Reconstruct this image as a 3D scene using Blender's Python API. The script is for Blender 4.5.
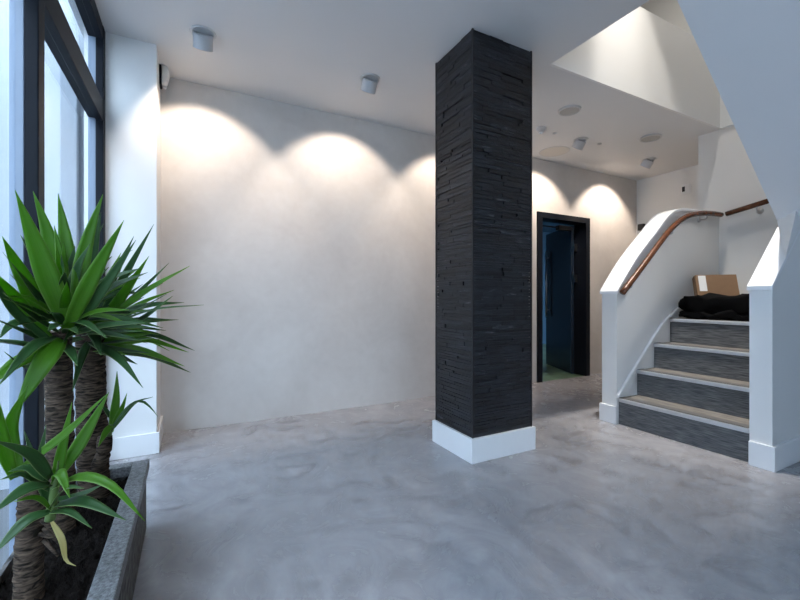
import bpy, bmesh, math, random
from mathutils import noise, Vector, Matrix, Quaternion
random.seed(7)
S = bpy.context.scene
COL = S.collection
for o in list(bpy.data.objects): bpy.data.objects.remove(o)
R = math.radians

# ------------------------------------------------------------------ camera
F = 400.0; TH = math.atan(210/400.0); EYE = 1.05; HZ = 297.0
cd = bpy.data.cameras.new('camera'); cam = bpy.data.objects.new('camera', cd); COL.objects.link(cam)
cam.location = (0, 0, EYE); cam.rotation_euler = (R(90), 0, -TH)
cd.sensor_width = 36; cd.lens = 36*F/800; cd.shift_y = (HZ-300)/800
cd.clip_start = 0.02
S.camera = cam
# ------------------------------------------------------------------ world, sun, exposure
w = bpy.data.worlds.new('sky'); S.world = w; w.use_nodes = True
bg = w.node_tree.nodes['Background']; bg.inputs[0].default_value = (0.70, 0.85, 1.0, 1); bg.inputs[1].default_value = 5.8
sd = bpy.data.lights.new('sun', 'SUN'); sd.energy = 1.6; sd.angle = R(2); sd.color = (1, .96, .9)
sun = bpy.data.objects.new('sun', sd); COL.objects.link(sun); sun.rotation_euler = (R(8), R(32), 0)
S.view_settings.view_transform = 'Standard'; S.view_settings.look = 'None'
S.view_settings.gamma = 1; S.view_settings.use_curve_mapping = False
S.view_settings.exposure = 0.64
SPOT_W = 31.0
NEUTRAL = (1.0, .94, .86); WARM = (1.0, .84, .70)
UP_A, UP_B, UP_FILL = 300.0, 310.0, 66.0

# ------------------------------------------------------------------ helpers
FW = Vector((math.sin(TH), math.cos(TH), 0)); RT = Vector((math.cos(TH), -math.sin(TH), 0)); UP = Vector((0, 0, 1))
def at(x, y, dep):
    """a point seen at (x, y) of the photograph, dep metres deep"""
    return Vector((0, 0, EYE)) + (FW + RT*((x-400)/F) + UP*((HZ-y)/F))*dep

def mat(name, color=(.8,.8,.8), rough=.5, metal=0.0, spec=.5, var=0.0, scale=8.0, bump=0.0, bscale=40.0, emit=None, estr=0):
    m = bpy.data.materials.new(name); m.use_nodes = True
    nt = m.node_tree; b = nt.nodes['Principled BSDF']
    b.inputs['Base Color'].default_value = (*color, 1); b.inputs['Roughness'].default_value = rough
    b.inputs['Metallic'].default_value = metal; b.inputs['Specular IOR Level'].default_value = spec
    tc = nt.nodes.new('ShaderNodeTexCoord')
    if var:
        n = nt.nodes.new('ShaderNodeTexNoise'); n.inputs['Scale'].default_value = scale; n.inputs['Detail'].default_value = 6
        nt.links.new(tc.outputs['Object'], n.inputs['Vector'])
        r = nt.nodes.new('ShaderNodeValToRGB')
        r.color_ramp.elements[0].position = .3; r.color_ramp.elements[1].position = .7
        r.color_ramp.elements[0].color = (*[max(0, c*(1-var)) for c in color], 1)
        r.color_ramp.elements[1].color = (*[min(1, c*(1+var)) for c in color], 1)
        nt.links.new(n.outputs['Fac'], r.inputs[0]); nt.links.new(r.outputs[0], b.inputs['Base Color'])
    if bump:
        n2 = nt.nodes.new('ShaderNodeTexNoise'); n2.inputs['Scale'].default_value = bscale; n2.inputs['Detail'].default_value = 8
        nt.links.new(tc.outputs['Object'], n2.inputs['Vector'])
        bp = nt.nodes.new('ShaderNodeBump'); bp.inputs['Strength'].default_value = bump; bp.inputs['Distance'].default_value = .01
        nt.links.new(n2.outputs['Fac'], bp.inputs['Height']); nt.links.new(bp.outputs[0], b.inputs['Normal'])
    if emit:
        b.inputs['Emission Color'].default_value = (*emit, 1); b.inputs['Emission Strength'].default_value = estr
    return m

def NEW(): return bmesh.new()
def box(bm, x0, x1, y0, y1, z0, z1, M=None):
    vs = [bm.verts.new((x, y, z)) for x in (x0, x1) for y in (y0, y1) for z in (z0, z1)]
    for f in ((0,1,3,2),(4,6,7,5),(0,4,5,1),(2,3,7,6),(0,2,6,4),(1,5,7,3)): bm.faces.new([vs[i] for i in f])
    if M is not None:
        for v in vs: v.co = M @ v.co
    return vs
def prism(bm, pts, axis, a0, a1):
    """extrude a polygon of (p, q) pairs along an axis: x -> (y, z), y -> (x, z), z -> (x, y)"""
    def mk(p, a): return {'x': (a, p[0], p[1]), 'y': (p[0], a, p[1]), 'z': (p[0], p[1], a)}[axis]
    A = [bm.verts.new(mk(p, a0)) for p in pts]; B = [bm.verts.new(mk(p, a1)) for p in pts]
    n = len(pts)
    bm.faces.new(A); bm.faces.new(B[::-1])
    for i in range(n): bm.faces.new((A[i], B[i], B[(i+1) % n], A[(i+1) % n]))
def loft(bm, rings, cap=True):
    R_ = [[bm.verts.new(p) for p in r] for r in rings]
    n = len(R_[0])
    for a, b in zip(R_, R_[1:]):
        for i in range(n): bm.faces.new((a[i], a[(i+1) % n], b[(i+1) % n], b[i]))
    if cap: bm.faces.new(R_[0][::-1]); bm.faces.new(R_[-1])
def frame_of(t):
    t = t.normalized(); a = Vector((0,0,1)) if abs(t.z) < .9 else Vector((1,0,0))
    u = t.cross(a).normalized(); return u, u.cross(t).normalized()
def tube(bm, path, r, n=12, cap=True):
    path = [Vector(p) for p in path]; rings = []
    for i, p in enumerate(path):
        t = path[min(i+1, len(path)-1)] - path[max(i-1, 0)]
        u, v = frame_of(t); rr = r[i] if isinstance(r, (list, tuple)) else r
        rings.append([p + (u*math.cos(2*math.pi*k/n) + v*math.sin(2*math.pi*k/n))*rr for k in range(n)])
    loft(bm, rings, cap)
def lathe(bm, prof, n=32, M=None, cap=False):
    rings = [[(M or Matrix()) @ Vector((r*math.cos(2*math.pi*k/n), r*math.sin(2*math.pi*k/n), z)) for k in range(n)] for r, z in prof]
    loft(bm, rings, cap)
def smooth_path(pts, n=6):
    pts = [Vector(p) for p in pts]; out = []
    P = [pts[0]*2-pts[1]] + pts + [pts[-1]*2-pts[-2]]
    for i in range(1, len(P)-2):
        for k in range(n):
            t = k/n; a, b, c, d = P[i-1], P[i], P[i+1], P[i+2]
            out.append(.5*((2*b)+(c-a)*t+(2*a-5*b+4*c-d)*t*t+(3*b-a-3*c+d)*t**3))
    out.append(pts[-1]); return out
def obj(name, bm, m, parent=None, smooth=False, bevel=0.0, seg=2):
    bmesh.ops.recalc_face_normals(bm, faces=bm.faces)
    me = bpy.data.meshes.new(name); bm.to_mesh(me); bm.free()
    o = bpy.data.objects.new(name, me); COL.objects.link(o)
    for mm in (m if isinstance(m, (list, tuple)) else [m]): me.materials.append(mm)
    if smooth:
        for p in me.polygons: p.use_smooth = True
    if bevel:
        md = o.modifiers.new('bevel', 'BEVEL'); md.width = bevel; md.segments = seg; md.limit_method = 'ANGLE'; md.angle_limit = R(40)
    if parent is not None:
        o.parent = parent
        o.matrix_parent_inverse = parent.matrix_basis.inverted()
    return o
def tag(o, label=None, cat=None, group=None, kind=None):
    if label: o['label'] = label
    if cat: o['category'] = cat
    if group: o['group'] = group
    if kind: o['kind'] = kind
    return o
def thing(name, label, cat, loc=(0,0,0), group=None):
    o = bpy.data.objects.new(name, None); COL.objects.link(o); o.location = loc; o.empty_display_size = .1
    return tag(o, label, cat, group)
def struct(name, bm, m, parent=None, label=None, **k):
    o = obj(name, bm, m, parent, **k)
    if parent is None: tag(o, label, None, None, 'structure')
    return o

# ------------------------------------------------------------------ materials
white = mat('white_paint', (.80, .80, .79), .45, var=.015, scale=3)
wall_white = mat('white_emulsion', (.78, .78, .77), .6, var=.015, scale=2, bump=.03, bscale=120)
ceil_m = mat('ceiling_emulsion', (.71, .71, .715), .7, var=.01, scale=2)
gloss_white = mat('white_gloss', (.82, .83, .84), .28)
black = mat('black_powder_coat', (.007, .009, .014), .5, spec=.12)
blackm = mat('matt_black', (.012, .012, .014), .6)
bead_m = mat('blue_grey_bead', (.22, .27, .35), .4)  # flat blue-grey for the upright glazing beads; horizontal ones are black
metal = mat('brushed_steel', (.55, .55, .56), .3, metal=1)
alu = mat('aluminium_nosing', (.62, .64, .67), .32, metal=.6, var=.05, scale=30)
fixture_m = mat('grey_fixture', (.52, .52, .53), .4)
fixture_w = mat('white_fixture', (.60, .60, .60), .45)
lens_m = mat('lamp_lens', (1, 1, 1), .3, emit=(1, .9, .78), estr=6)
soil_m = mat('dark_soil', (.010, .008, .007), 1.0, spec=.05, var=.6, scale=60, bump=1, bscale=90)
granite = mat('grey_granite', (.14, .145, .15), .45, var=.65, scale=110, bump=.4, bscale=150)
granite_r = mat('rough_dark_granite', (.09, .084, .078), .75, var=.85, scale=38, bump=1, bscale=34)
grip_m = mat('grey_grip_strip', (.10, .10, .10), .8)
card_m = mat('brown_cardboard', (.21, .122, .065), .75, var=.06, scale=12)
label_m = mat('white_paper', (.75, .75, .74), .6)
coat_m = mat('black_nylon', (.003, .003, .0034), .7, spec=.06, bump=.5, bscale=18)
door_m = mat('dark_navy_door', (.007, .018, .036), .25)
corr_m = mat('blue_corridor_paint', (.045, .12, .21), .5)

# plaster: mottled warm grey
def plaster_mat():
    m = bpy.data.materials.new('polished_plaster'); m.use_nodes = True; nt = m.node_tree; L = nt.links
    b = nt.nodes['Principled BSDF']; tc = nt.nodes.new('ShaderNodeTexCoord')
    n1 = nt.nodes.new('ShaderNodeTexNoise'); n1.inputs['Scale'].default_value = 2.2; n1.inputs['Detail'].default_value = 9; n1.inputs['Roughness'].default_value = .62; n1.inputs['Distortion'].default_value = .6
    n2 = nt.nodes.new('ShaderNodeTexNoise'); n2.inputs['Scale'].default_value = 14; n2.inputs['Detail'].default_value = 6
    mx = nt.nodes.new('ShaderNodeMath'); mx.operation = 'MULTIPLY_ADD'; mx.inputs[1].default_value = .35
    L.new(tc.outputs['Object'], n1.inputs['Vector']); L.new(tc.outputs['Object'], n2.inputs['Vector'])
    L.new(n2.outputs['Fac'], mx.inputs[0]); L.new(n1.outputs['Fac'], mx.inputs[2])
    r = nt.nodes.new('ShaderNodeValToRGB'); r.color_ramp.elements[0].position = .45; r.color_ramp.elements[1].position = .9
    r.color_ramp.elements[0].color = (.53, .50, .475, 1); r.color_ramp.elements[1].color = (.61, .585, .56, 1)
    L.new(mx.outputs[0], r.inputs[0]); L.new(r.outputs[0], b.inputs['Base Color'])
    b.inputs['Roughness'].default_value = .5
    bp = nt.nodes.new('ShaderNodeBump'); bp.inputs['Strength'].default_value = .12; bp.inputs['Distance'].default_value = .01
    L.new(mx.outputs[0], bp.inputs['Height']); L.new(bp.outputs[0], b.inputs['Normal'])
    return m
plaster = plaster_mat()

def floor_mat():
    m = bpy.data.materials.new('polished_concrete'); m.use_nodes = True; nt = m.node_tree; L = nt.links
    b = nt.nodes['Principled BSDF']; tc = nt.nodes.new('ShaderNodeTexCoord')
    # trowel swirls: arcs around wandering centres, broken up by noise
    n0 = nt.nodes.new('ShaderNodeTexNoise'); n0.inputs['Scale'].default_value = .9; n0.inputs['Detail'].default_value = 3; n0.inputs['Distortion'].default_value = 1.2
    wv = nt.nodes.new('ShaderNodeTexWave'); wv.wave_type = 'RINGS'; wv.rings_direction = 'Z'; wv.inputs['Scale'].default_value = 1.7
    wv.inputs['Distortion'].default_value = 5; wv.inputs['Detail'].default_value = 5; wv.inputs['Detail Scale'].default_value = 1.3; wv.inputs['Detail Roughness'].default_value = .65
    mp = nt.nodes.new('ShaderNodeMapping'); mp.inputs['Location'].default_value = (-.6, -1.2, 0)
    n1 = nt.nodes.new('ShaderNodeTexNoise'); n1.inputs['Scale'].default_value = 3.2; n1.inputs['Detail'].default_value = 10; n1.inputs['Roughness'].default_value = .66; n1.inputs['Distortion'].default_value = 2.4
    for n in (n0, n1): L.new(tc.outputs['Object'], n.inputs['Vector'])
    L.new(tc.outputs['Object'], mp.inputs['Vector']); L.new(mp.outputs[0], wv.inputs['Vector'])
    a = nt.nodes.new('ShaderNodeMath'); a.operation = 'MULTIPLY_ADD'; a.inputs[1].default_value = .075
    L.new(wv.outputs['Fac'], a.inputs[0]); L.new(n1.outputs['Fac'], a.inputs[2])
    a2 = nt.nodes.new('ShaderNodeMath'); a2.operation = 'MULTIPLY_ADD'; a2.inputs[1].default_value = .36
    L.new(n0.outputs['Fac'], a2.inputs[0]); L.new(a.outputs[0], a2.inputs[2])
    r = nt.nodes.new('ShaderNodeValToRGB'); e = r.color_ramp.elements
    e[0].position = .44; e[0].color = (.195, .193, .21, 1); e[1].position = .95; e[1].color = (.40, .396, .42, 1)
    L.new(a2.outputs[0], r.inputs[0]); L.new(r.outputs[0], b.inputs['Base Color'])
    rr = nt.nodes.new('ShaderNodeMapRange'); rr.inputs[1].default_value = .5; rr.inputs[2].default_value = 1.1; rr.inputs[3].default_value = .30; rr.inputs[4].default_value = .19
    L.new(a2.outputs[0], rr.inputs[0]); L.new(rr.outputs[0], b.inputs['Roughness'])
    b.inputs['Specular IOR Level'].default_value = .6
    bp = nt.nodes.new('ShaderNodeBump'); bp.inputs['Strength'].default_value = .05; bp.inputs['Distance'].default_value = .01
    L.new(a2.outputs[0], bp.inputs['Height']); L.new(bp.outputs[0], b.inputs['Normal'])
    return m
floor_m = floor_mat()

def glass_mat():
    m = bpy.data.materials.new('window_glass'); m.use_nodes = True; nt = m.node_tree; L = nt.links
    for n in list(nt.nodes):
        if n.type == 'BSDF_PRINCIPLED': nt.nodes.remove(n)
    out = [n for n in nt.nodes if n.type == 'OUTPUT_MATERIAL'][0]
    t = nt.nodes.new('ShaderNodeBsdfTransparent'); t.inputs[0].default_value = (.94, .97, 1, 1)
    g = nt.nodes.new('ShaderNodeBsdfGlossy'); g.inputs['Roughness'].default_value = .02
    lw = nt.nodes.new('ShaderNodeLayerWeight'); lw.inputs[0].default_value = .5
    pw = nt.nodes.new('ShaderNodeMath'); pw.operation = 'POWER'; pw.inputs[1].default_value = 5; L.new(lw.outputs['Facing'], pw.inputs[0])
    fr = nt.nodes.new('ShaderNodeMath'); fr.operation = 'MULTIPLY_ADD'; fr.inputs[1].default_value = .45; fr.inputs[2].default_value = .03; L.new(pw.outputs[0], fr.inputs[0])
    mx = nt.nodes.new('ShaderNodeMixShader')
    L.new(fr.outputs[0], mx.inputs[0]); L.new(t.outputs[0], mx.inputs[1]); L.new(g.outputs[0], mx.inputs[2]); L.new(mx.outputs[0], out.inputs[0])
    return m
glass = glass_mat()

def slate_mat():
    m = mat('black_split_slate', (.01, .011, .012), .45, spec=.42); nt = m.node_tree; L = nt.links; b = nt.nodes['Principled BSDF']
    tc = nt.nodes['Texture Coordinate'] if 'Texture Coordinate' in nt.nodes else nt.nodes.new('ShaderNodeTexCoord')
    mp = nt.nodes.new('ShaderNodeMapping'); mp.inputs['Scale'].default_value = (7, 7, 45)
    n = nt.nodes.new('ShaderNodeTexNoise'); n.inputs['Scale'].default_value = 1.4; n.inputs['Detail'].default_value = 8; n.inputs['Roughness'].default_value = .65
    L.new(tc.outputs['Object'], mp.inputs[0]); L.new(mp.outputs[0], n.inputs['Vector'])
    r = nt.nodes.new('ShaderNodeValToRGB'); e = r.color_ramp.elements
    e[0].position = .3; e[0].color = (.007, .0075, .009, 1); e[1].position = .72; e[1].color = (.023, .026, .033, 1)
    x = r.color_ramp.elements.new(.86); x.color = (.2, .2, .21, 1)
    ge = nt.nodes.new('ShaderNodeNewGeometry'); rm = nt.nodes.new('ShaderNodeMapRange'); rm.inputs[3].default_value = -.22; rm.inputs[4].default_value = .17
    ad = nt.nodes.new('ShaderNodeMath'); L.new(ge.outputs['Random Per Island'], rm.inputs[0]); L.new(rm.outputs[0], ad.inputs[0]); L.new(n.outputs['Fac'], ad.inputs[1])
    L.new(ad.outputs[0], r.inputs[0]); L.new(r.outputs[0], b.inputs['Base Color'])
    bp = nt.nodes.new('ShaderNodeBump'); bp.inputs['Strength'].default_value = .9; bp.inputs['Distance'].default_value = .006
    L.new(n.outputs['Fac'], bp.inputs['Height']); L.new(bp.outputs[0], b.inputs['Normal'])
    return m
slate = slate_mat()

def carpet_mat(name, c0, c1):
    m = mat(name, c0, .95, spec=.15); nt = m.node_tree; L = nt.links; b = nt.nodes['Principled BSDF']
    tc = nt.nodes['Texture Coordinate']
    mp = nt.nodes.new('ShaderNodeMapping'); mp.inputs['Scale'].default_value = (60, 9, 170)
    n = nt.nodes.new('ShaderNodeTexNoise'); n.inputs['Scale'].default_value = 1.2; n.inputs['Detail'].default_value = 5
    L.new(tc.outputs['Object'], mp.inputs[0]); L.new(mp.outputs[0], n.inputs['Vector'])
    r = nt.nodes.new('ShaderNodeValToRGB'); e = r.color_ramp.elements
    e[0].position = .35; e[0].color = (*c0, 1); e[1].position = .68; e[1].color = (*c1, 1)
    L.new(n.outputs['Fac'], r.inputs[0]); L.new(r.outputs[0], b.inputs['Base Color'])
    return m
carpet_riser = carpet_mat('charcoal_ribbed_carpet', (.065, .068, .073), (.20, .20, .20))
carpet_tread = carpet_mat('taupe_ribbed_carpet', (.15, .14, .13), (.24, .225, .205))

def wood_mat():
    m = mat('varnished_mahogany', (.16, .05, .02), .25); nt = m.node_tree; L = nt.links; b = nt.nodes['Principled BSDF']
    tc = nt.nodes['Texture Coordinate']
    n = nt.nodes.new('ShaderNodeTexNoise'); n.inputs['Scale'].default_value = 9; n.inputs['Detail'].default_value = 6; n.inputs['Distortion'].default_value = 2
    L.new(tc.outputs['Object'], n.inputs['Vector'])
    r = nt.nodes.new('ShaderNodeValToRGB'); e = r.color_ramp.elements
    e[0].position = .3; e[0].color = (.06, .019, .009, 1); e[1].position = .7; e[1].color = (.15, .05, .02, 1)
    L.new(n.outputs['Fac'], r.inputs[0]); L.new(r.outputs[0], b.inputs['Base Color'])
    return m
wood = wood_mat()

def leaf_mat(name, c0, c1, trans=.38, rough=.4):
    m = mat(name, c0, rough, spec=.32); nt = m.node_tree; L = nt.links; b = nt.nodes['Principled BSDF']
    out = [n for n in nt.nodes if n.type == 'OUTPUT_MATERIAL'][0]
    uv = nt.nodes.new('ShaderNodeUVMap'); sx = nt.nodes.new('ShaderNodeSeparateXYZ'); L.new(uv.outputs[0], sx.inputs[0])
    mp = nt.nodes.new('ShaderNodeMapping'); mp.inputs['Scale'].default_value = (30, 1.2, 1)
    n = nt.nodes.new('ShaderNodeTexNoise'); n.inputs['Scale'].default_value = 1.5; n.inputs['Detail'].default_value = 4
    L.new(uv.outputs[0], mp.inputs[0]); L.new(mp.outputs[0], n.inputs['Vector'])
    r = nt.nodes.new('ShaderNodeValToRGB'); e = r.color_ramp.elements
    e[0].position = .25; e[0].color = (*c0, 1); e[1].position = .75; e[1].color = (*c1, 1)
    L.new(n.outputs['Fac'], r.inputs[0])
    # pale margin of the blade (u runs across the leaf, .5 at the midrib)
    ab = nt.nodes.new('ShaderNodeMath'); ab.operation = 'SUBTRACT'; ab.inputs[1].default_value = .5; L.new(sx.outputs[0], ab.inputs[0])
    ab2 = nt.nodes.new('ShaderNodeMath'); ab2.operation = 'ABSOLUTE'; L.new(ab.outputs[0], ab2.inputs[0])
    gt = nt.nodes.new('ShaderNodeMapRange'); gt.inputs[1].default_value = .44; gt.inputs[2].default_value = .5; gt.inputs[3].default_value = 0; gt.inputs[4].default_value = .55; L.new(ab2.outputs[0], gt.inputs[0])
    mc = nt.nodes.new('ShaderNodeMixRGB'); mc.inputs[2].default_value = (.33, .42, .14, 1); L.new(gt.outputs[0], mc.inputs[0]); L.new(r.outputs[0], mc.inputs[1])
    L.new(mc.outputs[0], b.inputs['Base Color'])
    tr = nt.nodes.new('ShaderNodeBsdfTranslucent'); tr.inputs[0].default_value = (c1[0]*2.2, c1[1]*2.2, c1[2]*1.2, 1)
    mx = nt.nodes.new('ShaderNodeMixShader'); mx.inputs[0].default_value = trans
    L.new(b.outputs[0], mx.inputs[1]); L.new(tr.outputs[0], mx.inputs[2]); L.new(mx.outputs[0], out.inputs[0])
    return m
leaf_a = leaf_mat('bright_leaf', (.032, .11, .007), (.10, .25, .018))
leaf_b = leaf_mat('dark_leaf', (.014, .052, .016), (.045, .115, .032), .22)
leaf_dead = leaf_mat('withered_leaf', (.28, .24, .09), (.42, .36, .16), .3, .6)
def bark_mat():
    m = mat('yucca_bark', (.07, .05, .036), .92, spec=.2); nt = m.node_tree; L = nt.links; b = nt.nodes['Principled BSDF']; tc = nt.nodes['Texture Coordinate']
    mp = nt.nodes.new('ShaderNodeMapping'); mp.inputs['Scale'].default_value = (24, 24, 120)
    n = nt.nodes.new('ShaderNodeTexNoise'); n.inputs['Scale'].default_value = 1.1; n.inputs['Detail'].default_value = 7; n.inputs['Distortion'].default_value = .8
    L.new(tc.outputs['Object'], mp.inputs[0]); L.new(mp.outputs[0], n.inputs['Vector'])
    r = nt.nodes.new('ShaderNodeValToRGB'); e = r.color_ramp.elements
    e[0].position = .38; e[0].color = (.014, .010, .007, 1); e[1].position = .68; e[1].color = (.13, .092, .066, 1)
    L.new(n.outputs['Fac'], r.inputs[0]); L.new(r.outputs[0], b.inputs['Base Color'])
    bp = nt.nodes.new('ShaderNodeBump'); bp.inputs['Strength'].default_value = 1; bp.inputs['Distance'].default_value = .008
    L.new(n.outputs['Fac'], bp.inputs['Height']); L.new(bp.outputs[0], b.inputs['Normal'])
    return m
bark = bark_mat()
shoot_m = mat('green_shoot', (.10, .17, .04), .5, var=.2, scale=20)

# ------------------------------------------------------------------ the setting
H = 2.75; YW = 3.57; XW = -0.48; XB = 5.78; XE = 4.76
bm = NEW(); box(bm, -.62, 6.1, -3.2, 3.57, -.12, 0); struct('floor', bm, floor_m)
# ceiling slab with the stairwell opening X 2.33-4.76, Y 0-2.07
bm = NEW()
box(bm, -.62, 2.33, -3.2, YW, H, H+.25); box(bm, 2.33, XE, 2.09, YW, H, H+.25); box(bm, XE, 6.1, -3.2, YW, H, H+.25); box(bm, 2.33, XE, -3.2, -.06, H, H+.25)
struct('ceiling', bm, ceil_m)
# plaster wall with the doorway
DX0, DX1, DZ = 3.80, 4.70, 2.08
bm = NEW(); box(bm, -.62, DX0, YW, YW+.15, 0, H); box(bm, DX1, 6.1, YW, YW+.15, 0, H); box(bm, DX0, DX1, YW, YW+.15, DZ, H)
struct('wall_plaster', bm, plaster)
bm = NEW(); box(bm, XB, XB+.15, 2.28, YW, 0, H); struct('wall_back', bm, wall_white)
# end wall of the stairwell: runs from below up through the opening
bm = NEW(); box(bm, XE, XE+.12, -.06, 2.28, 0, 5.2); box(bm, XE+.12, XB+.15, 2.16, 2.28, 0, H); struct('wall_stairwell', bm, wall_white)
bm = NEW(); box(bm, XE-.03, XE, -.06, 2.07, H-.0, 5.2); struct('trim_1', bm, wall_white)
# far upstand of the stairwell opening and the storey above it
bm = NEW(); box(bm, 2.33, XE-.03, 2.07, 2.09, H, 3.53); box(bm, 2.33, XE, 2.09, 2.2, H+.25, 3.53); struct('wall_upstand', bm, wall_white)
bm = NEW(); box(bm, .9, XE, 2.9, 3.0, H+.25, 5.2); box(bm, .9, 1.0, -.06, 2.9, H+.25, 5.2); box(bm, .9, XE, -.16, -.06, H+.25, 5.2); box(bm, XE, XE+.12, 2.28, 3.0, H+.25, 5.2); struct('wall_upper', bm, wall_white)
bm = NEW(); box(bm, .9, XE+.12, -.16, 3.0, 5.2, 5.35); struct('ceiling_upper', bm, ceil_m)
# pier beside the window
bm = NEW(); box(bm, -.59, -.2, 3.15, YW, 0, H); struct('wall_pier', bm, white)
bm = NEW(); prism(bm, [(-.48,3.132),(-.182,3.132),(-.182,YW),(-.2,YW),(-.2,3.15),(-.48,3.15)], 'z', 0, .14); struct('baseboard_pier', bm, gloss_white, bevel=.003)
# room behind the camera: right wall and glazed front
bm = NEW(); box(bm, 5.95, 6.1, -3.2, -.06, 0, H); box(bm, XE+.12, 6.1, -.16, -.06, 0, H); struct('wall_right', bm, wall_white)

# window wall: bays between posts
def window(n, y0, y1, last=False):
    """one bay of the steel shopfront between y0 and y1 at X = XW; the root is its frame"""
    fr = NEW(); T = .07
    xi, xm, xo = XW, XW-.04, XW-.08
    zr0, zr1 = 2.15, 2.28
    e = T if last else 0
    for a, b in [(y0, y0+T)] + ([(y1-T, y1)] if last else []): box(fr, xm, xi, a, b, 0, H)
    for a, b in ((0, .06), (zr0, zr1), (H-.09, H)): box(fr, xm, xi-.002, y0+T, y1-e, a, b)
    root = struct('window_%d' % n, fr, black, bevel=.004)
    bd = NEW()
    for a, b in [(y0, y0+T-.012)] + ([(y1-T+.012, y1)] if last else []): box(bd, xo, xm, a, b, 0, H)
    hb = NEW()
    for a, b in ((0, .05), (zr0+.015, zr1-.015), (H-.08, H)): box(hb, xo, xm, y0+T-.012, y1-(e-.012 if last else 0), a, b)
    obj('glazing_bead', bd, bead_m, root, bevel=.003); obj('transom_bead', hb, black, root, bevel=.003)
    for a, b in ((.05, zr0+.015), (zr1-.015, H-.08)):
        g = NEW(); box(g, XW-.068, XW-.062, y0+T-.012, y1-(e-.012 if last else 0), a, b); obj('pane', g, glass, root)
    return root
window(1, 1.87, 3.15, True); window(2, .60, 1.87); window(3, -.70, .60); window(4, -2.0, -.7); window(5, -3.2, -2.0)
# glazed front behind the camera (bays along X)
def front_window(n, x0, x1):
    fr = NEW(); T = .07; yi, yo = -3.2, -3.3
    for a, b in ((x0, x0+T), (x1-T, x1)): box(fr, a, b, yo, yi, 0, H)
    for a, b in ((0, .06), (2.07, 2.2), (H-.09, H)): box(fr, x0+T, x1-T, yo, yi, a, b)
    root = struct('window_%d' % n, fr, black)
    for a, b in ((.06, 2.07), (2.2, H-.09)):
        g = NEW(); box(g, x0+T, x1-T, -3.253, -3.247, a, b); obj('pane', g, glass, root)
front_window(6, -.48, .52)
bm = NEW(); box(bm, .52, 6.1, -3.3, -3.2, 0, H); struct('wall_front', bm, wall_white)

# outside
pave_m = mat('pale_paving', (.16, .17, .18), .8, var=.08, scale=3)
facade_m = mat('pale_render', (.43, .46, .50), .85, var=.05, scale=1.2, bump=.3, bscale=14)
bm = NEW(); box(bm, -9, 12, -12, 9, -.25, -.13); struct('ground', bm, pave_m)
bm = NEW(); box(bm, -5.4, -5.0, -12, 9, -.13, 6.0); struct('wall_opposite', bm, facade_m)
bm = NEW(); box(bm, -3.4, -.60, 3.30, 3.55, -.13, 4.6); struct('wall_return', bm, facade_m)
bm = NEW(); box(bm, -.72, -.635, 3.20, 3.295, -.13, 2.68)
post = obj('gate_post', bm, mat('grey_render', (.30, .33, .37), .8, var=.05, scale=6), bevel=.006)
tag(post, 'grey rendered post standing outside behind the window glass', 'post')

# ------------------------------------------------------------------ doorway in the plaster wall
fr = NEW()
for a, b in ((DX0-.03, DX0+.05), (DX1-.05, DX1+.03)): box(fr, a, b, YW-.022, YW+.17, 0, DZ+.02)
box(fr, DX0+.05, DX1-.05, YW-.022, YW+.17, DZ-.05, DZ+.02)
door = struct('door_1', fr, black, label='black door frame in the plaster wall', bevel=.003)
PV = Matrix.Translation((4.635, 3.72, 0)) @ Matrix.Rotation(R(66), 4, 'Z')
lf = NEW(); box(lf, .005, .80, 0, .044, .008, 2.02, PV); leaf = obj('door_leaf', lf, door_m, door, bevel=.002)
hd = NEW(); tube(hd, [PV @ Vector((.70, .085, .75)), PV @ Vector((.70, .085, 1.75))], .014)
for z in (.85, 1.65): tube(hd, [PV @ Vector((.70, .04, z)), PV @ Vector((.70, .085, z))], .008)
obj('pull_handle', hd, metal, leaf, smooth=True)
for z in (1.30, 1.72):
    hg = NEW(); tube(hg, [(4.64, 3.70, z-.05), (4.64, 3.70, z+.05)], .014); box(hg, 4.60, 4.648, 3.685, 3.70, z-.05, z+.05); obj('hinge', hg, metal, leaf)
cl = NEW(); box(cl, 4.25, 4.50, 3.64, 3.70, 1.93, 1.985); box(cl, 3.95, 4.3, 3.66, 3.68, 1.95, 1.965); obj('door_closer', cl, blackm, door)
# corridor beyond
bm = NEW(); box(bm, 3.2, 7.4, 3.57, 7.0, -.12, -.0005)
gr = mat('dark_resin_floor', (.11, .18, .12), .35, var=.7, scale=3.5); struct('floor_corridor', bm, gr)
bm = NEW(); box(bm, 3.1, 3.2, 3.72, 7.0, 0, 2.5); box(bm, 7.3, 7.4, 3.72, 7.0, 0, 2.5); box(bm, 3.1, 7.4, 6.4, 6.5, 0, 2.5); struct('wall_corridor', bm, corr_m)
bm = NEW(); box(bm, 3.1, 7.4, 3.72, 7.0, 2.5, 2.6); struct('ceiling_corridor', bm, corr_m)

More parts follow.
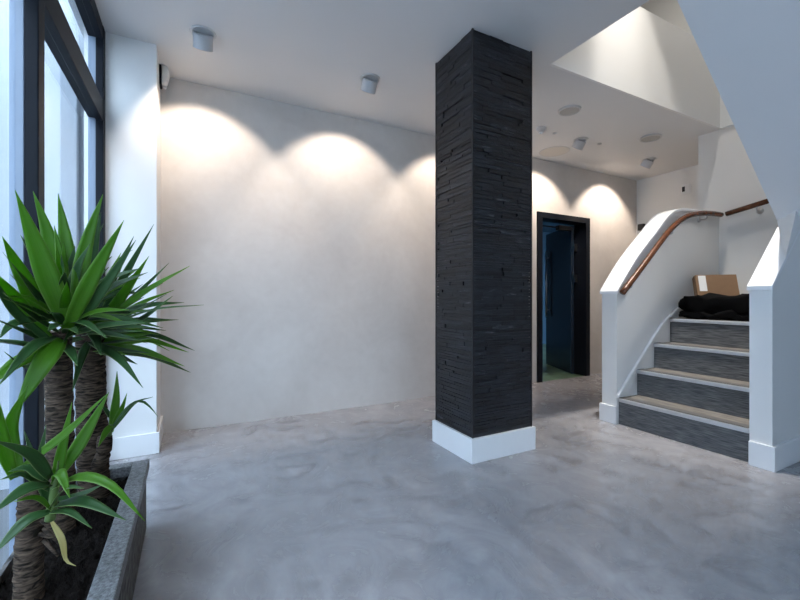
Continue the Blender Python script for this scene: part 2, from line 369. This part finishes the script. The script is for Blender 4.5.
# ------------------------------------------------------------------ stone pillar
PX0, PX1, PY0, PY1 = 1.585, 2.09, 2.03, 2.45
pil = thing('stone_pillar', 'square pillar clad in black split slate with a white skirting, floor to ceiling', 'pillar', ((PX0+PX1)/2, (PY0+PY1)/2, 0))
bm = NEW(); box(bm, PX0+.011, PX1-.011, PY0+.011, PY1-.011, .0, H); obj('core', bm, blackm, pil)
bm = NEW(); z = .155
while z < H-.004:
    hh = min(random.choice((.016, .020, .024, .028)), H-z)
    for face in range(4):
        L = (PX1-PX0) if face in (0, 2) else (PY1-PY0)
        s = .001
        while s < L-.001:
            l = random.uniform(.06, .26)
            if L-s-l < .05: l = L-s-.001
            p = random.choice((0, 0, .001, .0015, .002, .003, .005)); 
            if random.random() < .07: p = -.009
            a, b, z0, z1 = s, s+l-.0012, z, z+hh-random.choice((.0015, .002, .003, .004))
            if face == 0: box(bm, PX0+a, PX0+b, PY0-p, PY0+.022, z0, z1)
            elif face == 1: box(bm, PX1-.022, PX1+p, PY0+a, PY0+b, z0, z1)
            elif face == 2: box(bm, PX0+a, PX0+b, PY1-.022, PY1+p, z0, z1)
            else: box(bm, PX0-p, PX0+.022, PY0+a, PY0+b, z0, z1)
            s += l
    z += hh
obj('slate_cladding', bm, slate, pil)
bm = NEW()
for x, y in ((PX0, PY0), (PX1, PY0), (PX0, PY1), (PX1, PY1)):
    box(bm, x-.0055, x+.0055, y-.0055, y+.0055, .15, H)
obj('corner_bead', bm, blackm, pil)
bm = NEW(); e = .022
box(bm, PX0-e, PX1+e, PY0-e, PY1+e, 0, .155); obj('skirting', bm, gloss_white, pil, bevel=.003)

# ------------------------------------------------------------------ staircase
SX = 3.14; GO = .248; RI = .213; Y0, Y1 = 1.215, 2.088
st = thing('staircase', 'carpeted staircase with metal nosings between two white half walls', 'staircase', (SX, (Y0+Y1)/2, 0))
for k in range(4):
    x = SX+k*GO
    bm = NEW(); box(bm, x, x+.03, Y0, Y1, k*RI, (k+1)*RI-.03); obj('riser', bm, carpet_riser, st)
    bm = NEW(); box(bm, x+.03, (x+GO+.001 if k < 3 else XE-.003), Y0, Y1, (k+1)*RI-.03, (k+1)*RI); obj('tread', bm, carpet_tread, st)
    bm = NEW(); prism(bm, [(x-.012, (k+1)*RI-.026), (x-.012, (k+1)*RI-.004), (x-.008, (k+1)*RI+.002), (x+.06, (k+1)*RI+.004), (x+.06, (k+1)*RI+.0005), (x-.0005, (k+1)*RI+.0005), (x-.0005, (k+1)*RI-.026)], 'y', Y0, Y1)
    no = obj('nosing', bm, alu, st)
    bm = NEW(); box(bm, x-.006, x+.075, Y0+.004, Y1-.004, (k+1)*RI+.0042, (k+1)*RI+.0058); obj('grip_strip', bm, grip_m, no)
# string capping: slim white strip on the far wall
pth = smooth_path([(3.11, .245), (3.40, .515), (3.70, .785), (3.90, .91), (4.15, 1.0), (4.5, 1.03), (XE, 1.03)], 5)
bm = NEW()
low = [(p.x, p.y-.02) for p in pth]
prism(bm, [(p.x, p.y) for p in pth] + low[::-1], 'y', Y1-.022, Y1+.0)
obj('string_capping', bm, gloss_white, st)

# far half wall: straight flight then sweeping level
hw = thing('half_wall', 'white half wall with swept sloping coping along the far side of the stairs', 'half wall', (3.9, 2.16, 0))
FY0, FY1 = 2.092, 2.226
top = smooth_path([(3.12, 1.09), (3.357, 1.345), (3.646, 1.595), (3.85, 1.765), (4.0, 1.835), (4.2, 1.862), (XE-.001, 1.868)], 6)
bm = NEW(); prism(bm, [(3.12, 0), (XE-.001, 0)] + [(p.x, p.y) for p in top[::-1]], 'y', FY0, FY1); obj('wall_body', bm, wall_white, hw)
bm = NEW(); lift = .024
topl = [(3.108, 1.072)] + [(p.x, p.y) for p in top[1:]]
nrm = [(p[0], p[1]+.028) for p in topl]
prism(bm, topl + nrm[::-1], 'y', FY0-.014, FY1+.014); obj('coping', bm, gloss_white, hw, bevel=.004)
bm = NEW(); prism(bm, [(3.104, FY0-.001), (3.104, FY1+.016), (3.9, FY1+.016), (3.9, FY1), (3.12, FY1), (3.12, FY0-.001)], 'z', 0, .145); obj('skirting', bm, gloss_white, hw, bevel=.003)

# near half wall, rising under the upper flight
NY0, NY1 = 1.092, 1.204
hn = thing('half_wall', 'white half wall with steep bright sloping coping nearest the camera, right of the stairs', 'half wall', (3.6, 1.15, 0))
EX = XE-.001
bm = NEW(); prism(bm, [(3.11, 0), (EX, 0), (EX, 2.60), (4.30, 2.22), (3.11, 1.10)], 'y', NY0, NY1)
bmesh.ops.bisect_plane(bm, geom=bm.verts[:]+bm.edges[:]+bm.faces[:], plane_co=(2.296, 0, 2.631), plane_no=(.895, 0, 1), clear_outer=True)
bmesh.ops.holes_fill(bm, edges=bm.edges[:])
obj('wall_body', bm, wall_white, hn)
bm = NEW(); prism(bm, [(3.098, 1.090), (3.53, 1.497), (3.53, 1.525), (3.098, 1.118)], 'y', NY0-.004, NY1+.010)
obj('coping', bm, gloss_white, hn, bevel=.003)
bm = NEW(); prism(bm, [(3.094, NY1), (3.11, NY1), (3.11, NY0), (4.7, NY0), (4.7, NY0-.018), (3.094, NY0-.018)], 'z', 0, .15); obj('skirting', bm, gloss_white, hn, bevel=.003)
# plaster spandrel blending the half wall into the soffit
bm = NEW()
P2 = Vector((3.486, 1.20, 1.566)); P3 = Vector((3.278, 1.088, 1.290)); P4 = Vector((3.53, 1.088, 1.525)); P5 = Vector((3.44, 1.088, 1.612)); P6 = Vector((3.56, 1.2, 1.59))
vs = [bm.verts.new(p) for p in (P2, P3, P4, P5, P6)]
for f in ((0,1,3), (1,2,3), (0,2,1), (0,3,4), (3,2,4), (0,4,2)): bm.faces.new([vs[i] for i in f])
obj('spandrel', bm, wall_white, hn, smooth=False)

# upper flight: sloped slab over the near half wall, rising towards the left
zs = lambda x: 2.631-.895*(x-2.296)
bm = NEW(); prism(bm, [(2.165, zs(2.165)), (XE-.001, zs(XE-.001)), (XE-.001, zs(XE-.001)+.42), (2.331, zs(2.331)+.42), (2.331, H), (2.165, H)], 'y', -.055, 1.2)
struct('ceiling_soffit', bm, mat('pale_grey_emulsion', (.74, .74, .745), .65))

# ------------------------------------------------------------------ handrails
def bracket(parent, p_wall, p_rail):
    bm = NEW(); p_wall = Vector(p_wall); p_rail = Vector(p_rail); d = (p_rail-p_wall); d.z = 0; d.normalize()
    tube(bm, [p_wall+Vector((0,0,-.05)), p_wall+Vector((0,0,-.05))+d*.008], .028, 16)
    tube(bm, smooth_path([p_wall+Vector((0,0,-.05)), p_wall+d*.05+Vector((0,0,-.055)), p_rail+Vector((0,0,-.045)), p_rail+Vector((0,0,-.018))], 4), .007, 8)
    obj('bracket', bm, metal, parent, smooth=True)
h1 = thing('handrail', 'curved varnished wooden handrail on the far half wall of the stairs', 'handrail', (3.1, 2.02, 1.1))
rp = smooth_path([(3.085, 2.02, 1.085), (3.318, 2.02, 1.277), (3.544, 2.02, 1.471), (3.755, 2.02, 1.642), (3.977, 2.02, 1.768), (4.205, 2.02, 1.83), (4.446, 2.02, 1.856), (4.634, 2.02, 1.86)], 6)
bm = NEW(); tube(bm, rp, .024, 14); obj('rail', bm, wood, h1, smooth=True)
for i in (3, 19, 34): bracket(h1, (rp[i].x, 2.09, rp[i].z), rp[i])
h2 = thing('handrail', 'short straight dark wooden handrail on the stairwell end wall', 'handrail', (4.69, 1.97, 1.85))
bm = NEW(); tube(bm, [(4.69, 2.0, 1.87), (4.69, 1.678, 1.93), (4.69, 1.3, 2.0)], .024, 14); obj('rail', bm, wood, h2, smooth=True)
bracket(h2, (XE, 1.76, 1.91), (4.69, 1.76, 1.915))

# ------------------------------------------------------------------ box and coat on the stairs
TZ = 4*RI+.001
M = Matrix.Translation((4.045, 1.915, TZ)) @ Matrix.Rotation(R(-48), 4, 'Z') @ Matrix.Rotation(R(-22), 4, 'X')
bx = thing('cardboard_box', 'brown cardboard box with a white address label leaning on the stair wall', 'box', (4.16, 1.9, TZ))
bm = NEW(); box(bm, 0, .315, 0, .085, 0, .435, M); obj('carton', bm, card_m, bx, bevel=.004)
bm = NEW(); box(bm, .022, .08, -.0015, 0, .27, .425, M); obj('address_label', bm, label_m, bx)
bm = NEW(); box(bm, .0, .315, .03, .06, .435, .4362, M); obj('packing_tape', bm, mat('brown_tape', (.33, .22, .12), .3), bx)

def heap(bm, cx, cy, z0, lx, ly, lz, seed, n=48, m=14):
    rnd = random.Random(seed); ph = [(rnd.uniform(0, 6.28), rnd.uniform(2, 9), rnd.uniform(.01, .05)) for _ in range(9)]
    rings = []
    for j in range(m+1):
        v = math.pi*j/m; r = []
        for i in range(n):
            u = 2*math.pi*i/n
            d = 1+sum(a*math.sin(f*u+p+3*v) for p, f, a in ph)
            ex = lambda t: math.copysign(abs(t)**.6, t)
            zz = ex(-math.cos(v)); q = math.sin(v)**.5 if 0 < j < m else .02
            r.append(Vector((cx+lx*ex(math.cos(u))*q*d, cy+ly*ex(math.sin(u))*q*d, max(z0, z0+lz*(zz+1)*.5*(1+.12*math.sin(5*u+ph[0][0])*q)))))
        rings.append(r)
    for r in rings:
        for p in r:
            q = noise.noise_vector(p*9+Vector((seed, 0, 0)))*.04+noise.noise_vector(p*22)*.018
            p += q; p.z = max(p.z, z0); p.x = max(p.x, 3.895)
            p.y = min(max(p.y, 1.222), 2.07)
    loft(bm, rings)
ct = thing('coat', 'black padded coat lying in a heap on the top visible stair', 'coat', (4.0, 1.62, TZ))
bm = NEW(); heap(bm, 3.965, 1.65, TZ, .11, .405, .07, 3); obj('coat_sleeve', bm, coat_m, ct, smooth=True)
bm = NEW(); heap(bm, 3.975, 1.645, TZ+.055, .09, .40, .15, 11); obj('coat_body', bm, coat_m, ct, smooth=True)

# ------------------------------------------------------------------ ceiling fittings
def downlight(x, y, label, lamp=True, tilt=38, z=H, az=0.0, energy=SPOT_W, cone=92, blend=.4, col=WARM):
    t = thing('ceiling_spotlight', label, 'spotlight', (x, y, z), 'adjustable wall washer spotlights in the ceiling')
    bm = NEW(); lathe(bm, [(.058, -.004), (.064, -.008), (.076, -.006), (.078, 0), (.056, 0), (.058, -.004)], 36, Matrix.Translation((x, y, z))); obj('trim_ring', bm, fixture_w, t, smooth=True)
    M = Matrix.Translation((x, y, z-.012)) @ Matrix.Rotation(az, 4, 'Z') @ Matrix.Rotation(R(tilt), 4, 'X')
    bm = NEW(); lathe(bm, [(.0005, .008), (.056, .006), (.060, -.002), (.060, -.080), (.057, -.082), (.054, -.078), (.052, -.052), (.0005, -.050), (.0005, .008)], 36, M); obj('lamp_head', bm, fixture_m, t, smooth=False)
    bm = NEW(); lathe(bm, [(.001, -.0525), (.051, -.0525), (.051, -.056), (.001, -.057)], 28, M, cap=True); obj('lens', bm, lens_m, t)
    if lamp:
        ld = bpy.data.lights.new('spot', 'SPOT'); ld.energy = energy; ld.color = col; ld.spot_size = R(cone); ld.spot_blend = blend; ld.shadow_soft_size = .018 if z < 3 else .05
        lo = bpy.data.objects.new('lamp_light', ld); COL.objects.link(lo)
        lo.matrix_world = M @ Matrix.Translation((0, 0, -.085)); lo.parent = t; lo.matrix_parent_inverse = Matrix.Translation((x, y, z)).inverted()
    return t
downlight(.075, 2.87, 'grey tilted ceiling spotlight nearest the window pier, upper left')
downlight(1.245, 2.87, 'grey tilted ceiling spotlight between the window pier and the black pillar')
downlight(2.45, 2.87, 'tilted ceiling spotlight behind the top of the black pillar')
downlight(3.74, 2.92, 'tilted ceiling spotlight in front of the dark doorway', energy=SPOT_W*1.45)
downlight(5.03, 2.95, 'tilted ceiling spotlight in the far corner beyond the stairs', energy=SPOT_W*1.45)
def flush_disc(name, label, cat, x, y, r, m, grille, depth=.012, group=None):
    t = thing(name, label, cat, (x, y, H), group)
    bm = NEW(); lathe(bm, [(r-.012, -depth*.6), (r-.008, -depth), (r, -depth*.7), (r+.003, 0), (r-.012, 0), (r-.012, -depth*.6)], 48, Matrix.Translation((x, y, H))); obj('rim', bm, fixture_w, t, smooth=True)
    bm = NEW(); lathe(bm, [(.001, -depth*.62), (r-.012, -depth*.62), (r-.012, -.001), (.001, -.001)], 48, Matrix.Translation((x, y, H)), cap=True); obj(grille, bm, m, t)
    return t
spk = mat('speaker_grille', (.45, .44, .42), .7, var=.1, scale=300)
flush_disc('ceiling_speaker', 'round flush ceiling speaker beside the stairwell opening, nearest the pillar', 'speaker', 3.05, 2.50, .095, spk, 'grille', .02, 'round ceiling speakers')
flush_disc('ceiling_speaker', 'round flush ceiling speaker right of the doorway, above the stairs', 'speaker', 4.34, 2.53, .10, spk, 'grille', .02, 'round ceiling speakers')
flush_disc('access_panel', 'large faint round flush disc in the ceiling above the doorway', 'ceiling panel', 3.77, 3.30, .17, mat('warm_ceiling_disc', (.60, .57, .53), .7), 'cover', .006)
t = thing('smoke_detector', 'small white dome detector on the ceiling close to the black pillar', 'smoke detector', (3.12, 2.90, H))
bm = NEW(); lathe(bm, [(.045, 0), (.045, -.015), (.036, -.03), (.03, -.045), (.001, -.05)], 28, Matrix.Translation((3.12, 2.90, H)), cap=True); obj('housing', bm, fixture_w, t, smooth=True)
bm = NEW(); lathe(bm, [(.018, -.045), (.016, -.06), (.001, -.064)], 20, Matrix.Translation((3.12, 2.90, H)), cap=True); obj('sensor', bm, gloss_white, t, smooth=True)
for x, y, lab in ((4.02, 2.90, 'tiny dark sprinkler cap on the ceiling between two spotlights'), (3.35, 2.93, 'tiny pale sprinkler cap on the ceiling beside the dome detector')):
    bm = NEW(); lathe(bm, [(.022, 0), (.022, -.006), (.012, -.012), (.001, -.014)], 20, Matrix.Translation((x, y, H)), cap=True)
    tag(obj('sprinkler_cap', bm, fixture_m if 'dark' in lab else fixture_w, smooth=True), lab, 'sprinkler', 'ceiling sprinkler caps')
# upstairs lamp that washes the upstand
downlight(3.02, 1.72, 'upper floor ceiling spotlight close to the upstand wall above the stairs', tilt=1.5, z=5.2, energy=UP_A, cone=36, blend=1, col=NEUTRAL)
downlight(2.78, 1.70, 'upper floor ceiling spotlight above the foot of the stairs', tilt=13, az=R(-80), z=5.2, energy=UP_B, cone=34, blend=.5, col=NEUTRAL)
downlight(3.45, 1.62, 'added fill lamp on the upper floor ceiling over the middle of the stairwell', tilt=4, z=5.2, energy=UP_FILL, cone=150, blend=1, col=NEUTRAL)  # unseen wide lamp, added as fill to brighten the upstand and upper walls
# motion detector in the corner by the pier
t = thing('motion_detector', 'small white motion detector with black edge high on the window pier corner', 'motion detector', (-.2, 3.45, 2.69))
bm = NEW(); box(bm, -.199, -.185, 3.40, 3.50, 2.61, 2.77); obj('back_plate', bm, black, t, bevel=.006)
bm = NEW(); prism(bm, [(-.185, 2.62), (-.150, 2.635), (-.135, 2.70), (-.145, 2.75), (-.185, 2.765)], 'y', 3.407, 3.493); obj('housing', bm, white, t, bevel=.012, seg=3)
bm = NEW(); lathe(bm, [(.001, -.016), (.01, -.014), (.014, 0), (.001, .001)], 14, Matrix.Translation((-.165, 3.45, 2.615)), cap=True); obj('sensor_eye', bm, gloss_white, t, smooth=True)
# switch plate on the back wall
t = thing('wall_switch', 'white double switch plate high on the back wall above the stairs', 'switch', (XB, 2.907, 2.47))
bm = NEW(); box(bm, XB-.012, XB, 2.85, 2.965, 2.41, 2.535); obj('plate', bm, gloss_white, t, bevel=.004)
for y in (2.88, 2.935):
    bm = NEW(); box(bm, XB-.017, XB-.012, y-.016, y+.016, 2.44, 2.505); obj('rocker', bm, blackm if y > 2.9 else gloss_white, t)
bm = NEW(); box(bm, XB-.05, XB, 3.44, 3.525, 2.01, 2.10); tag(obj('junction_box', bm, blackm, bevel=.004), 'small dark box on the back wall just above the sloping coping', 'box')

# ------------------------------------------------------------------ planter
PLX0, PLX1, PLY0, PLY1, PLZ = -.478, -.165, -.2, 2.17, .305
pl = thing('planter', 'long grey granite trough planter under the window, filled with soil', 'planter', ((PLX0+PLX1)/2, 1.0, 0))
bm = NEW()
box(bm, PLX1-.045, PLX1-.012, PLY0, PLY1-.012, 0, PLZ-.045); box(bm, PLX0, PLX1-.045, PLY1-.045, PLY1-.012, 0, PLZ-.045)
box(bm, PLX0, PLX1-.045, PLY0, PLY0+.03, 0, PLZ-.045); box(bm, PLX0, PLX0+.012, PLY0+.03, PLY1-.045, 0, PLZ-.03)
obj('side_wall', bm, granite_r, pl)
bm = NEW(); rw = .062
box(bm, PLX1-rw, PLX1, PLY0, PLY1, PLZ-.045, PLZ); box(bm, PLX0, PLX1-rw, PLY1-.055, PLY1, PLZ-.045, PLZ); box(bm, PLX0, PLX1-rw, PLY0, PLY0+.055, PLZ-.045, PLZ)
obj('rim', bm, granite, pl, bevel=.004)
bm = NEW(); nx, ny = 26, 150
g = [[bm.verts.new((PLX0+.012+(PLX1-.062-PLX0-.012+.01)*i/nx, PLY0+.05+(PLY1-.05-PLY0-.05)*j/ny, .245+random.uniform(-.012, .014))) for j in range(ny+1)] for i in range(nx+1)]
for i in range(nx):
    for j in range(ny): bm.faces.new((g[i][j], g[i+1][j], g[i+1][j+1], g[i][j+1]))
so = obj('soil', bm, soil_m, pl, smooth=True); so['kind'] = 'stuff'

# ------------------------------------------------------------------ yuccas
XMIN = -.47
def clampx(p, base):
    if p.x < XMIN:
        v = p-Vector((0, 0, EYE)); p = Vector((0, 0, EYE))+v*(XMIN/p.x)
    return p
def add_leaf(bm, uvl, pts, width, hint, n=11, fold=.30, mi=0):
    pts = smooth_path(pts, 8) if len(pts) > 2 else [pts[0].lerp(pts[1], k/10) for k in range(11)]
    # resample
    seg = [0]
    for a, b in zip(pts, pts[1:]): seg.append(seg[-1]+(b-a).length)
    tot = seg[-1]; rs = []
    for k in range(n+1):
        s = tot*k/n; i = max(j for j in range(len(seg)) if seg[j] <= s+1e-9); i = min(i, len(pts)-2)
        d = seg[i+1]-seg[i]; rs.append(pts[i].lerp(pts[i+1], (s-seg[i])/d if d > 1e-9 else 0))
    rows = []
    for k, p in enumerate(rs):
        t = (rs[min(k+1, n)]-rs[max(k-1, 0)]).normalized(); s = k/n
        nn = (hint-t*hint.dot(t)); nn = nn.normalized() if nn.length > 1e-4 else frame_of(t)[1]
        u = t.cross(nn).normalized()
        prof = (.42+.58*math.sin(math.pi*min(1, s/.9)*.55)**1.0) if s < .5 else None
        w_ = width*(.5+.5*math.sin(min(s/.4, 1)*math.pi/2))*(1-max(0, (s-.38)/.62)**1.35)
        w_ = max(w_, .0008)*.5
        f = fold*(1-.6*s)
        rows.append([bm.verts.new(p+u*(q*w_)+nn*(abs(q)*w_*f)) for q in (-1, -.5, 0, .5, 1)])
    for k in range(n):
        for q in range(4):
            fc = bm.faces.new((rows[k][q], rows[k][q+1], rows[k+1][q+1], rows[k+1][q])); fc.material_index = mi; fc.smooth = True
            for lp, (uu, vv) in zip(fc.loops, ((q/4, k/n), ((q+1)/4, k/n), ((q+1)/4, (k+1)/n), (q/4, (k+1)/n))): lp[uvl].uv = (uu, vv)
CAMP = Vector((0, 0, EYE))
def foliage(name, parent, spec, extra, m=(None,)):
    """spec: leaves as [(x, y, depth) base, mid, tip] plus width in metres, face-up weight and material slot"""
    bm = NEW(); uvl = bm.loops.layers.uv.new('UVMap')
    for pts, wd, upw, mi in spec:
        P = [clampx(at(*p), None) for p in pts]
        c = (P[0]+P[-1])*.5; toc = (CAMP-c).normalized()
        add_leaf(bm, uvl, P, wd*.80, (toc*(1-upw)+UP*upw), mi=mi, fold=random.uniform(.2, .45))
    for P, wd, hint, mi in extra: add_leaf(bm, uvl, [Vector((max(p.x, XMIN), p.y, p.z)) for p in P], wd, hint, mi=mi)
    o = obj(name, bm, [leaf_a, leaf_b, leaf_dead], parent)
    o.data.uv_layers.active = o.data.uv_layers[0]
    sm = o.modifiers.new('thickness', 'SOLIDIFY'); sm.thickness = .0012
    return o
def rosette(c, n, lmin, lmax, wd, e0, e1, az0=None, az1=None, seed=1, mi=1):
    rnd = random.Random(seed); out = []
    for i in range(n):
        az = rnd.uniform(R(az0 if az0 is not None else 0), R(az1 if az1 is not None else 360)); el = R(rnd.uniform(e0, e1)); l = rnd.uniform(lmin, lmax)
        d = Vector((math.cos(az)*math.cos(el), math.sin(az)*math.cos(el), math.sin(el)))
        a = c+d*.02+Vector((0, 0, rnd.uniform(-.05, .05))); b = a+d*l*.5+Vector((0,0,.0)); e_ = a+d*l-Vector((0, 0, l*rnd.uniform(.04, .22)))
        out.append(([a, b, e_], wd*rnd.uniform(.8, 1.15), UP*.55-d*.3+(CAMP-c).normalized()*.55, mi if rnd.random() < .75 else 0))
    return out
def trunk(name, parent, base, topp, r, seed, rings=60):
    rnd = random.Random(seed); path = []; rr = []
    b = Vector(base); t = Vector(topp); n = 16; R_ = []
    for k in range(rings+1):
        s = k/rings; p = b.lerp(t, s)+Vector((.006*math.sin(3*s+seed), .006*math.cos(4*s+seed), 0))
        ring = []
        rad = r*(1.06-.10*s)*(1+rnd.uniform(-.03, .03))
        for i in range(n):
            a = 2*math.pi*i/n; q = rad*(1+rnd.uniform(-.05, .05)); ring.append(p+Vector((q*math.cos(a), q*math.sin(a), .004*math.sin(2*a+k))))
        R_.append(ring)
    bm = NEW(); loft(bm, R_); return obj(name, bm, bark, parent, smooth=True)

# front tall cane
DA = 1.37; A0 = at(58.5, 531, DA); A1 = at(60, 332, DA)
ya = thing('yucca_plant', 'tall yucca with a broad bright green crown, nearest the window in the planter', 'plant', (A0.x, A0.y, .25), 'yuccas in the granite planter')
trunk('trunk', ya, (A0.x, A0.y, .238), A1, .038, 1)
D = DA
specA = [
 ([(66, 325, D-.02), (38, 250, D-.10), (15, 190, D-.17)], .082, 0, 0),
 ([(62, 300, D+.05), (48, 235, D+.02), (33, 191, D-.02)], .066, 0, 0),
 ([(70, 305, D+.03), (66, 245, D+.02), (58, 193, D+.01)], .064, 0, 0),
 ([(60, 310, D+.0), (62, 270, D+.0), (54, 225, D-.0)], .045, 0, 0),
 ([(74, 310, D), (86, 245, D+.03), (103, 194, D+.04)], .060, 0, 0),
 ([(80, 305, D), (92, 255, D+.06), (101, 212, D+.09)], .050, 0, 1),
 ([(66, 330, D-.03), (95, 272, D-.05), (124, 220, D-.06)], .062, .1, 0),
 ([(68, 335, D), (102, 290, D-.02), (136, 240, D-.03)], .050, .2, 1),
 ([(48, 322, D-.02), (22, 275, D-.12), (2, 236, D-.18)], .060, .1, 0),
 ([(50, 340, D-.04), (18, 305, D-.14), (-18, 262, D-.28)], .060, .1, 0),
 ([(55, 345, D-.05), (15, 312, D-.16), (-12, 270, D-.27)], .034, .2, 1),
 ([(50, 350, D-.05), (15, 345, D-.18), (-30, 338, D-.32)], .055, .5, 1),
 ([(54, 352, D-.05), (20, 362, D-.18), (-14, 388, D-.26)], .060, .45, 0),
 ([(62, 340, D-.06), (44, 362, D-.17), (13, 415, D-.22)], .072, .25, 0),
 ([(45, 330, D-.03), (30, 300, D-.09), (12, 268, D-.14)], .050, .1, 0),
 ([(60, 345, D-.03), (36, 338, D-.1), (-8, 318, D-.26)], .045, .4, 1),
 ([(58, 352, D), (28, 368, D-.14), (4, 352, D-.22)], .04, .5, 1),
]
foliage('foliage', ya, specA, rosette(at(63, 330, D), 22, .18, .34, .034, -8, 45, -130, 60, 3) + rosette(at(65, 318, D+.03), 20, .22, .40, .036, 35, 80, -150, 150, 8))

# back tall cane
DB = 1.616; B0 = at(93, 495, DB); B1 = at(92, 332, DB)
yb = thing('yucca_plant', 'tall yucca with dark spiky crown and small side shoot, at the far end', 'plant', (B0.x, B0.y, .25), 'yuccas in the granite planter')
tb = trunk('trunk', yb, (B0.x, B0.y, .238), B1, .051, 2)
D = DB
specB = [
 ([(92, 335, D-.05), (125, 275, D-.05), (154, 224, D-.05)], .040, .15, 1),
 ([(95, 335, D-.06), (125, 292, D-.08), (149, 256, D-.1)], .052, .15, 0),
 ([(98, 330, D), (135, 296, D-.02), (169, 263, D)], .030, .3, 1),
 ([(100, 325, D-.05), (148, 290, D-.10), (190, 266, D-.12)], .042, .4, 0),
 ([(98, 332, D-.05), (150, 311, D-.12), (204, 305, D-.15)], .032, .6, 1),
 ([(100, 340, D-.03), (138, 322, D-.08), (173, 296, D-.10)], .055, .5, 1),
 ([(95, 338, D), (130, 315, D-.0), (167, 294, D)], .022, .5, 1),
 ([(85, 335, D-.1), (112, 332, D-.2), (141, 331, D-.24)], .055, .55, 1),
 ([(95, 345, D-.05), (125, 341, D-.15), (154, 338, D-.18)], .045, .6, 1),
 ([(90, 342, D-.12), (118, 358, D-.22), (143, 388, D-.26)], .045, .4, 1),
 ([(92, 345, D-.05), (120, 350, D-.12), (150, 353, D-.16)], .040, .6, 1),
 ([(88, 330, D), (112, 280, D+.06), (134, 236, D+.08)], .045, .1, 1),
 ([(90, 330, D), (118, 262, D+.05), (133, 250, D+.05)], .03, .1, 1),
]
foliage('foliage', yb, specB, rosette(at(90, 340, D), 30, .2, .40, .034, -14, 40, -120, 90, 5) + rosette(at(91, 325, D), 16, .2, .36, .034, 35, 75, -150, 150, 9))
# side shoot off a cut stub on its right
DS = 1.57
bm = NEW(); tube(bm, smooth_path([at(94, 470, DB-.01), at(103, 455, DS), at(105, 436, DS)], 4), [.03]*2+[.026]*6+[.024], 12); obj('side_stub', bm, bark, tb, smooth=True)
specS = [
 ([(111, 432, DS), (116, 400, DS), (117, 371, DS)], .038, 0, 0),
 ([(112, 428, DS), (122, 408, DS), (127, 393, DS)], .026, .1, 0),
 ([(112, 430, DS), (134, 404, DS-.03), (153, 397, DS-.05)], .020, .3, 1),
 ([(112, 428, DS), (128, 408, DS-.02), (140, 401, DS-.04), (150, 407, DS-.05), (158, 417, DS-.05)], .022, .4, 1),
 ([(112, 425, DS), (106, 432, DS-.04), (98, 447, DS-.08)], .03, .2, 0),
 ([(112, 420, DS), (104, 408, DS-.02), (96, 405, DS-.02)], .02, .4, 1),
]
bm = NEW(); tube(bm, [at(107, 438, DS), at(112, 424, DS)], [.013, .010], 10); obj('shoot_stem', bm, shoot_m, tb, smooth=True)
foliage('shoot_leaves', yb, specS, [])

# short front cane with a drooping rosette
DC = 1.074; C0 = at(32, 596, DC); C1 = at(30, 486, DC)
yc = thing('yucca_plant', 'short thick yucca stump with drooping leaves and one withered yellow leaf, at the front', 'plant', (C0.x, C0.y, .25), 'yuccas in the granite planter')
tc_ = trunk('trunk', yc, (C0.x, C0.y, .238), C1, .030, 4, 40)
D = DC
bm = NEW(); tube(bm, smooth_path([at(50, 520, D-.02), at(52, 508, D-.02), at(55, 485, D-.02), at(58, 460, D-.02)], 4), [.012]*5+[.010]*4+[.006]*4, 10); obj('shoot_stem', bm, shoot_m, tc_, smooth=True)
bm = NEW()
for a, b in (((44, 528), (62, 546)), ((44, 540), (58, 556)), ((40, 534), (54, 538)), ((42, 520), (55, 532))): tube(bm, [at(*a, D-.01), at(*b, D-.02)], [.006, .003], 8)
obj('root_stub', bm, bark, tc_, smooth=True)
d = D-.02
specC = [
 ([(50, 508, d), (40, 470, d-.02), (46, 425, d-.02)], .030, .2, 1),
 ([(51, 506, d-.02), (66, 488, d-.06), (84, 488, d-.09)], .026, .5, 1),
 ([(50, 510, d-.02), (34, 498, d-.07), (14, 502, d-.1)], .030, .5, 0),
 ([(50, 504, d+.02), (34, 460, d+.04), (24, 430, d+.05)], .028, .1, 1),
 ([(51, 512, d-.02), (70, 512, d-.05), (92, 528, d-.07)], .024, .5, 1),
 ([(54, 488, d), (80, 477, d-.04), (112, 486, d-.07), (145, 521, d-.09)], .036, .5, 0),
 ([(57, 505, d), (85, 502, d-.05), (126, 520, d-.07)], .040, .45, 1),
 ([(54, 500, d+.02), (78, 496, d+.05), (104, 484, d+.07)], .026, .5, 1),
 ([(54, 495, d), (60, 460, d), (72, 402, d+.01)], .032, .1, 0),
 ([(57, 478, d+.02), (82, 440, d+.06), (109, 392, d+.10)], .042, .1, 0),
 ([(24, 466, d), (62, 437, d-.04), (107, 394, d-.06)], .030, .3, 0),
 ([(52, 482, d-.02), (60, 473, d-.05), (70, 498, d-.08)], .034, .4, 0),
 ([(50, 478, d-.02), (30, 455, d-.07), (-8, 440, d-.14)], .042, .4, 1),
 ([(50, 485, d-.02), (25, 490, d-.08), (-10, 515, d-.16)], .042, .5, 1),
 ([(50, 512, d-.02), (25, 522, d-.06), (-8, 556, d-.12)], .036, .5, 1),
 ([(48, 490, d), (22, 475, d-.06), (0, 480, d-.1)], .034, .5, 1),
 ([(20, 475, d), (10, 430, d-.0), (28, 385, d-.02)], .045, .1, 0),
 ([(14, 478, d), (2, 440, d-.04), (-6, 385, d-.08)], .042, .1, 0),
 ([(46, 480, d-.03), (28, 468, d-.05), (8, 472, d-.08)], .032, .4, 1),
 ([(52, 522, d-.03), (62, 540, d-.05), (66, 560, d-.05), (76, 566, d-.06)], .018, .2, 2),
]
foliage('foliage', yc, specC, [])

# the surface the sill shows outside the glass is the paving already built
